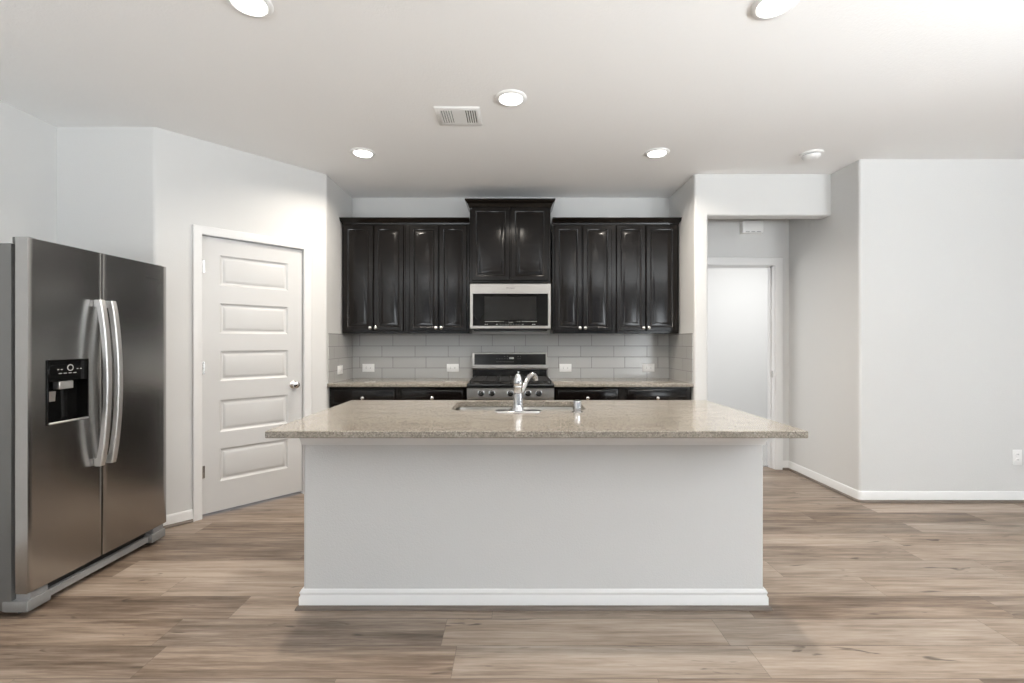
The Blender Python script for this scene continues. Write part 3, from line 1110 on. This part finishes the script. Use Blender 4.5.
for y in (-.045, -.02, .005, .03):
    MB().box(FXF + .0043, FXF + .0051, yc + y - .008, yc + y + .008, 1.122, 1.125).build('control_mark', M['mark'], ds)
MB().box(FXF - .035, FXF + .001, yc - .045, yc + .028, zc - .030, zc + .009, .003, 1).build('ice_chute', M['handle_steel'], ds)
pd = MB().loops([[(FXF - .040, yc - .078, .985), (FXF - .040, yc - .030, .985), (FXF - .036, yc - .030, .985), (FXF - .036, yc - .078, .985)],
                 [(FXF - .030, yc - .090, 1.035), (FXF - .030, yc - .036, 1.035), (FXF - .026, yc - .036, 1.035), (FXF - .026, yc - .090, 1.035)]]).build('paddle', M['handle_steel'], ds)
MB().box(FXF - .048, FXF + .012, dpY0 + .006, dpY1 - .006, dpZ0 + .002, dpZ0 + .012, .003, 1).build('drip_tray', M['handle_steel'], ds)
text_mesh('logo', 'Whirlpool', .024, M['logo'], fd, Matrix.Translation((FXF + .0004, 2.835, 1.672)) @ Matrix.Rotation(R(90), 4, 'Z') @ Matrix.Rotation(R(90), 4, 'X'))
for y in (fy0 + .035, fy1 - .035):
    MB().box(-2.34, -2.262, y - .018, y + .018, 1.738, 1.771, .004).build('hinge_cover', M['fridge_side'], fr)
MB().box(-2.318, -2.303, fy0 + .10, fy1 - .10, .028, .108, .002, 1).build('toe_gap_shade', M['dark_plastic'], fr)  # dark colour stands in for shade in the gap below the doors
MB().box(-2.304, -2.275, fy0 + .11, fy1 - .11, .030, .066, .004, 1).build('base_grille', M['grey_plastic'], fr)
for a, b in ((fy0 + .002, fy0 + .112), (fy1 - .112, fy1 - .002)):
    fo = MB().box(-2.372, -2.252, a, b, .024, .076, .006).build('foot_cover', M['foot_grey'], fr)
    MB().box(-2.33, -2.262, a + .02, b - .004, .072, .106, .004, 1).build('hinge_block', M['grey_plastic'], fo)
    MB().cyl((-2.33, (a + b) / 2, 0), (-2.33, (a + b) / 2, .03), .018).build('roller', M['dark_plastic'], fr)
for y in (fy0 + .08, fy1 - .08):
    MB().cyl((-3.0, y, 0), (-3.0, y, .05), .018).build('roller', M['dark_plastic'], fr)

# ---------------------------------------------------------------- outlets, switch


def outlet(name, label, cat, group, loc, rz, horizontal=True, switch=False):
    """plate lies in the local XZ plane, facing local -Y"""
    e = empty(name, loc, rz)
    tag(e, label, cat, group)
    w, h = (.122, .080) if horizontal else (.075, .122)
    MB().box(-w / 2, w / 2, -.006, -.0005, -h / 2, h / 2, .0025).build('cover_plate', M['white_plastic'], e, local=True)
    if switch:
        MB().box(-.017, .017, -.009, -.004, -.033, .033, .002, 1).build('rocker', M['white_plastic'], e, local=True)
        return e
    for s in (-1, 1):
        cx, cz = (s * .0215, 0) if horizontal else (0, s * .0215)
        r = MB().lathe([(.0168, 0), (.0168, .002), (.016, .0028), (.0005, .0028)], (cx, -.0055, cz), (0, -1, 0), 20).build('receptacle', M['white_plastic'], e, local=True)
        for q in (-1, 1):
            dx, dz = (0, q * .0062) if horizontal else (q * .0062, 0)
            sw, sh = (.0045, .0012) if horizontal else (.0012, .0045)
            MB().box(cx + dx - sw, cx + dx + sw, -.0088, -.0078, cz + .004 * (not horizontal) + dz - sh, cz + .004 * (not horizontal) + dz + sh).build('slot', M['dark_plastic'], r, local=True)
    return e


YW = KB - .0085
for x, lab in ((-1.466, 'white horizontal outlet on the back tile at the far left, under the first upper cabinet'),
               (-.614, 'white horizontal outlet on the back tile just left of the range'),
               (.525, 'white horizontal outlet on the back tile just right of the range'),
               (1.363, 'white horizontal outlet on the back tile at the far right, near the tiled corner')):
    outlet('wall_outlet', lab, 'outlet', 'outlets on the back tile', (x, YW, 1.017), 0)
outlet('wall_outlet', 'white horizontal outlet on the tiled side wall at the left end of the counter', 'outlet', None, (KL + .0085, 4.257, 1.018), R(90))
outlet('wall_outlet', 'white upright outlet low on the bare wall at the right edge', 'outlet', None, (4.024, DY - .0005, .356), 0, False)

# ---------------------------------------------------------------- ceiling fittings


def downlight(x, y, label):
    e = empty('recessed_light', (x, y, H))
    tag(e, label, 'ceiling light', 'round recessed ceiling lights')
    MB().lathe([(.094, 0), (.094, -.004), (.088, -.009), (.072, -.011), (.068, -.006)], (0, 0, 0), seg=40, cap0=False, cap1=False).build('trim_ring', M['white_plastic'], e, local=True)
    MB().lathe([(.0685, -.006), (.05, -.0085), (.0005, -.0095)], (0, 0, 0), seg=40, cap0=False).build('lens', M['lens'], e, local=True)
    d = bpy.data.lights.new('lamp', 'AREA')
    d.shape = 'DISK'; d.size = .13; d.energy = LAMP_W; d.spread = R(152); d.color = (1, .91, .80)
    lo = bpy.data.objects.new('lamp', d)
    lo.location = (0, 0, -.013)
    COL.objects.link(lo)
    lo.parent = e
    return e


downlight(-.015, 2.725, 'lit round ceiling light in the middle of the five, right of the air vent')
downlight(-1.162, 3.514, 'lit round ceiling light in front of the left upper cabinets')
downlight(1.108, 3.514, 'lit round ceiling light in front of the right upper cabinets')
downlight(-1.136, 1.955, 'lit round ceiling light at the top edge, nearest the camera on the left')
downlight(1.128, 1.965, 'lit round ceiling light at the top edge, nearest the camera on the right')

vx0, vx1, vy0, vy1 = -.496, -.210, 2.826, 3.062
vt = empty('air_vent', ((vx0 + vx1) / 2, (vy0 + vy1) / 2, H))
tag(vt, 'white rectangular ceiling air vent with two banks of louvres', 'air vent')
m = MB()
ix0, ix1, iy0, iy1 = -.463, -.236, vy0 + .034, vy1 - .034
m.loops([[(a, b, z) for a, b in ((x0, y0), (x1, y0), (x1, y1), (x0, y1))] for x0, x1, y0, y1, z in
         ((vx0, vx1, vy0, vy1, H), (vx0, vx1, vy0, vy1, H - .003), (vx0 + .006, vx1 - .006, vy0 + .006, vy1 - .006, H - .008), (ix0, ix1, iy0, iy1, H - .008), (ix0, ix1, iy0, iy1, H - .001))], False, False)
m.build('frame', M['white_plastic'], vt)
MB().box(ix0 - .001, ix1 + .001, iy0 - .001, iy1 + .001, H - .0018, H - .0004).build('dark_backing', M['vent_dark'], vt)  # flat near-black sheet painted as the shade behind the louvres
MB().box(-.386, -.309, iy0, iy1, H - .0085, H - .002).build('centre_panel', M['white_plastic'], vt)
for bank, sgn in (((ix0, -.386), 1), ((-.309, ix1), -1)):
    for i in range(6):
        x = bank[0] + (bank[1] - bank[0]) * i / 5
        s = .0034
        MB().loops([[(x - s - sgn * .0022, y, H - .0086), (x + s - sgn * .0022, y, H - .0086), (x + s + sgn * .002, y, H - .0024), (x - s + sgn * .002, y, H - .0024)] for y in (iy0, iy1)]).build('slat', M['white_plastic'], vt)

sd = empty('smoke_detector', (2.31, 3.53, H))
tag(sd, 'round white smoke detector on the ceiling above the hall entrance', 'smoke detector')
MB().lathe([(.082, 0), (.082, -.010), (.076, -.013)], (0, 0, 0), seg=36, cap0=False).build('base', M['white_plastic'], sd, local=True)
MB().lathe([(.060, -.012), (.060, -.020)], (0, 0, 0), seg=36).build('smoke_slot', M['grey_plastic'], sd, local=True)
MB().lathe([(.064, -.019), (.062, -.030), (.050, -.040), (.030, -.045), (.0005, -.046)], (0, 0, 0), seg=36).build('cover', M['white_plastic'], sd, local=True)

ch = empty('door_chime', (2.380, HY, 2.424))
tag(ch, 'small white chime box on the hall wall above the doorway', 'door chime')
MB().box(-.104, .104, -.052, -.001, -.060, .060, .008).build('cover', M['white_plastic'], ch, local=True)
MB().box(-.108, .108, -.012, -.0008, -.064, .064, .002, 1).build('base', M['white_plastic'], ch, local=True)
for x in (-.055, 0, .055):
    MB().box(x - .02, x + .02, -.0525, -.050, -.052, -.046).build('sound_slot', M['grey_plastic'], ch, local=True)
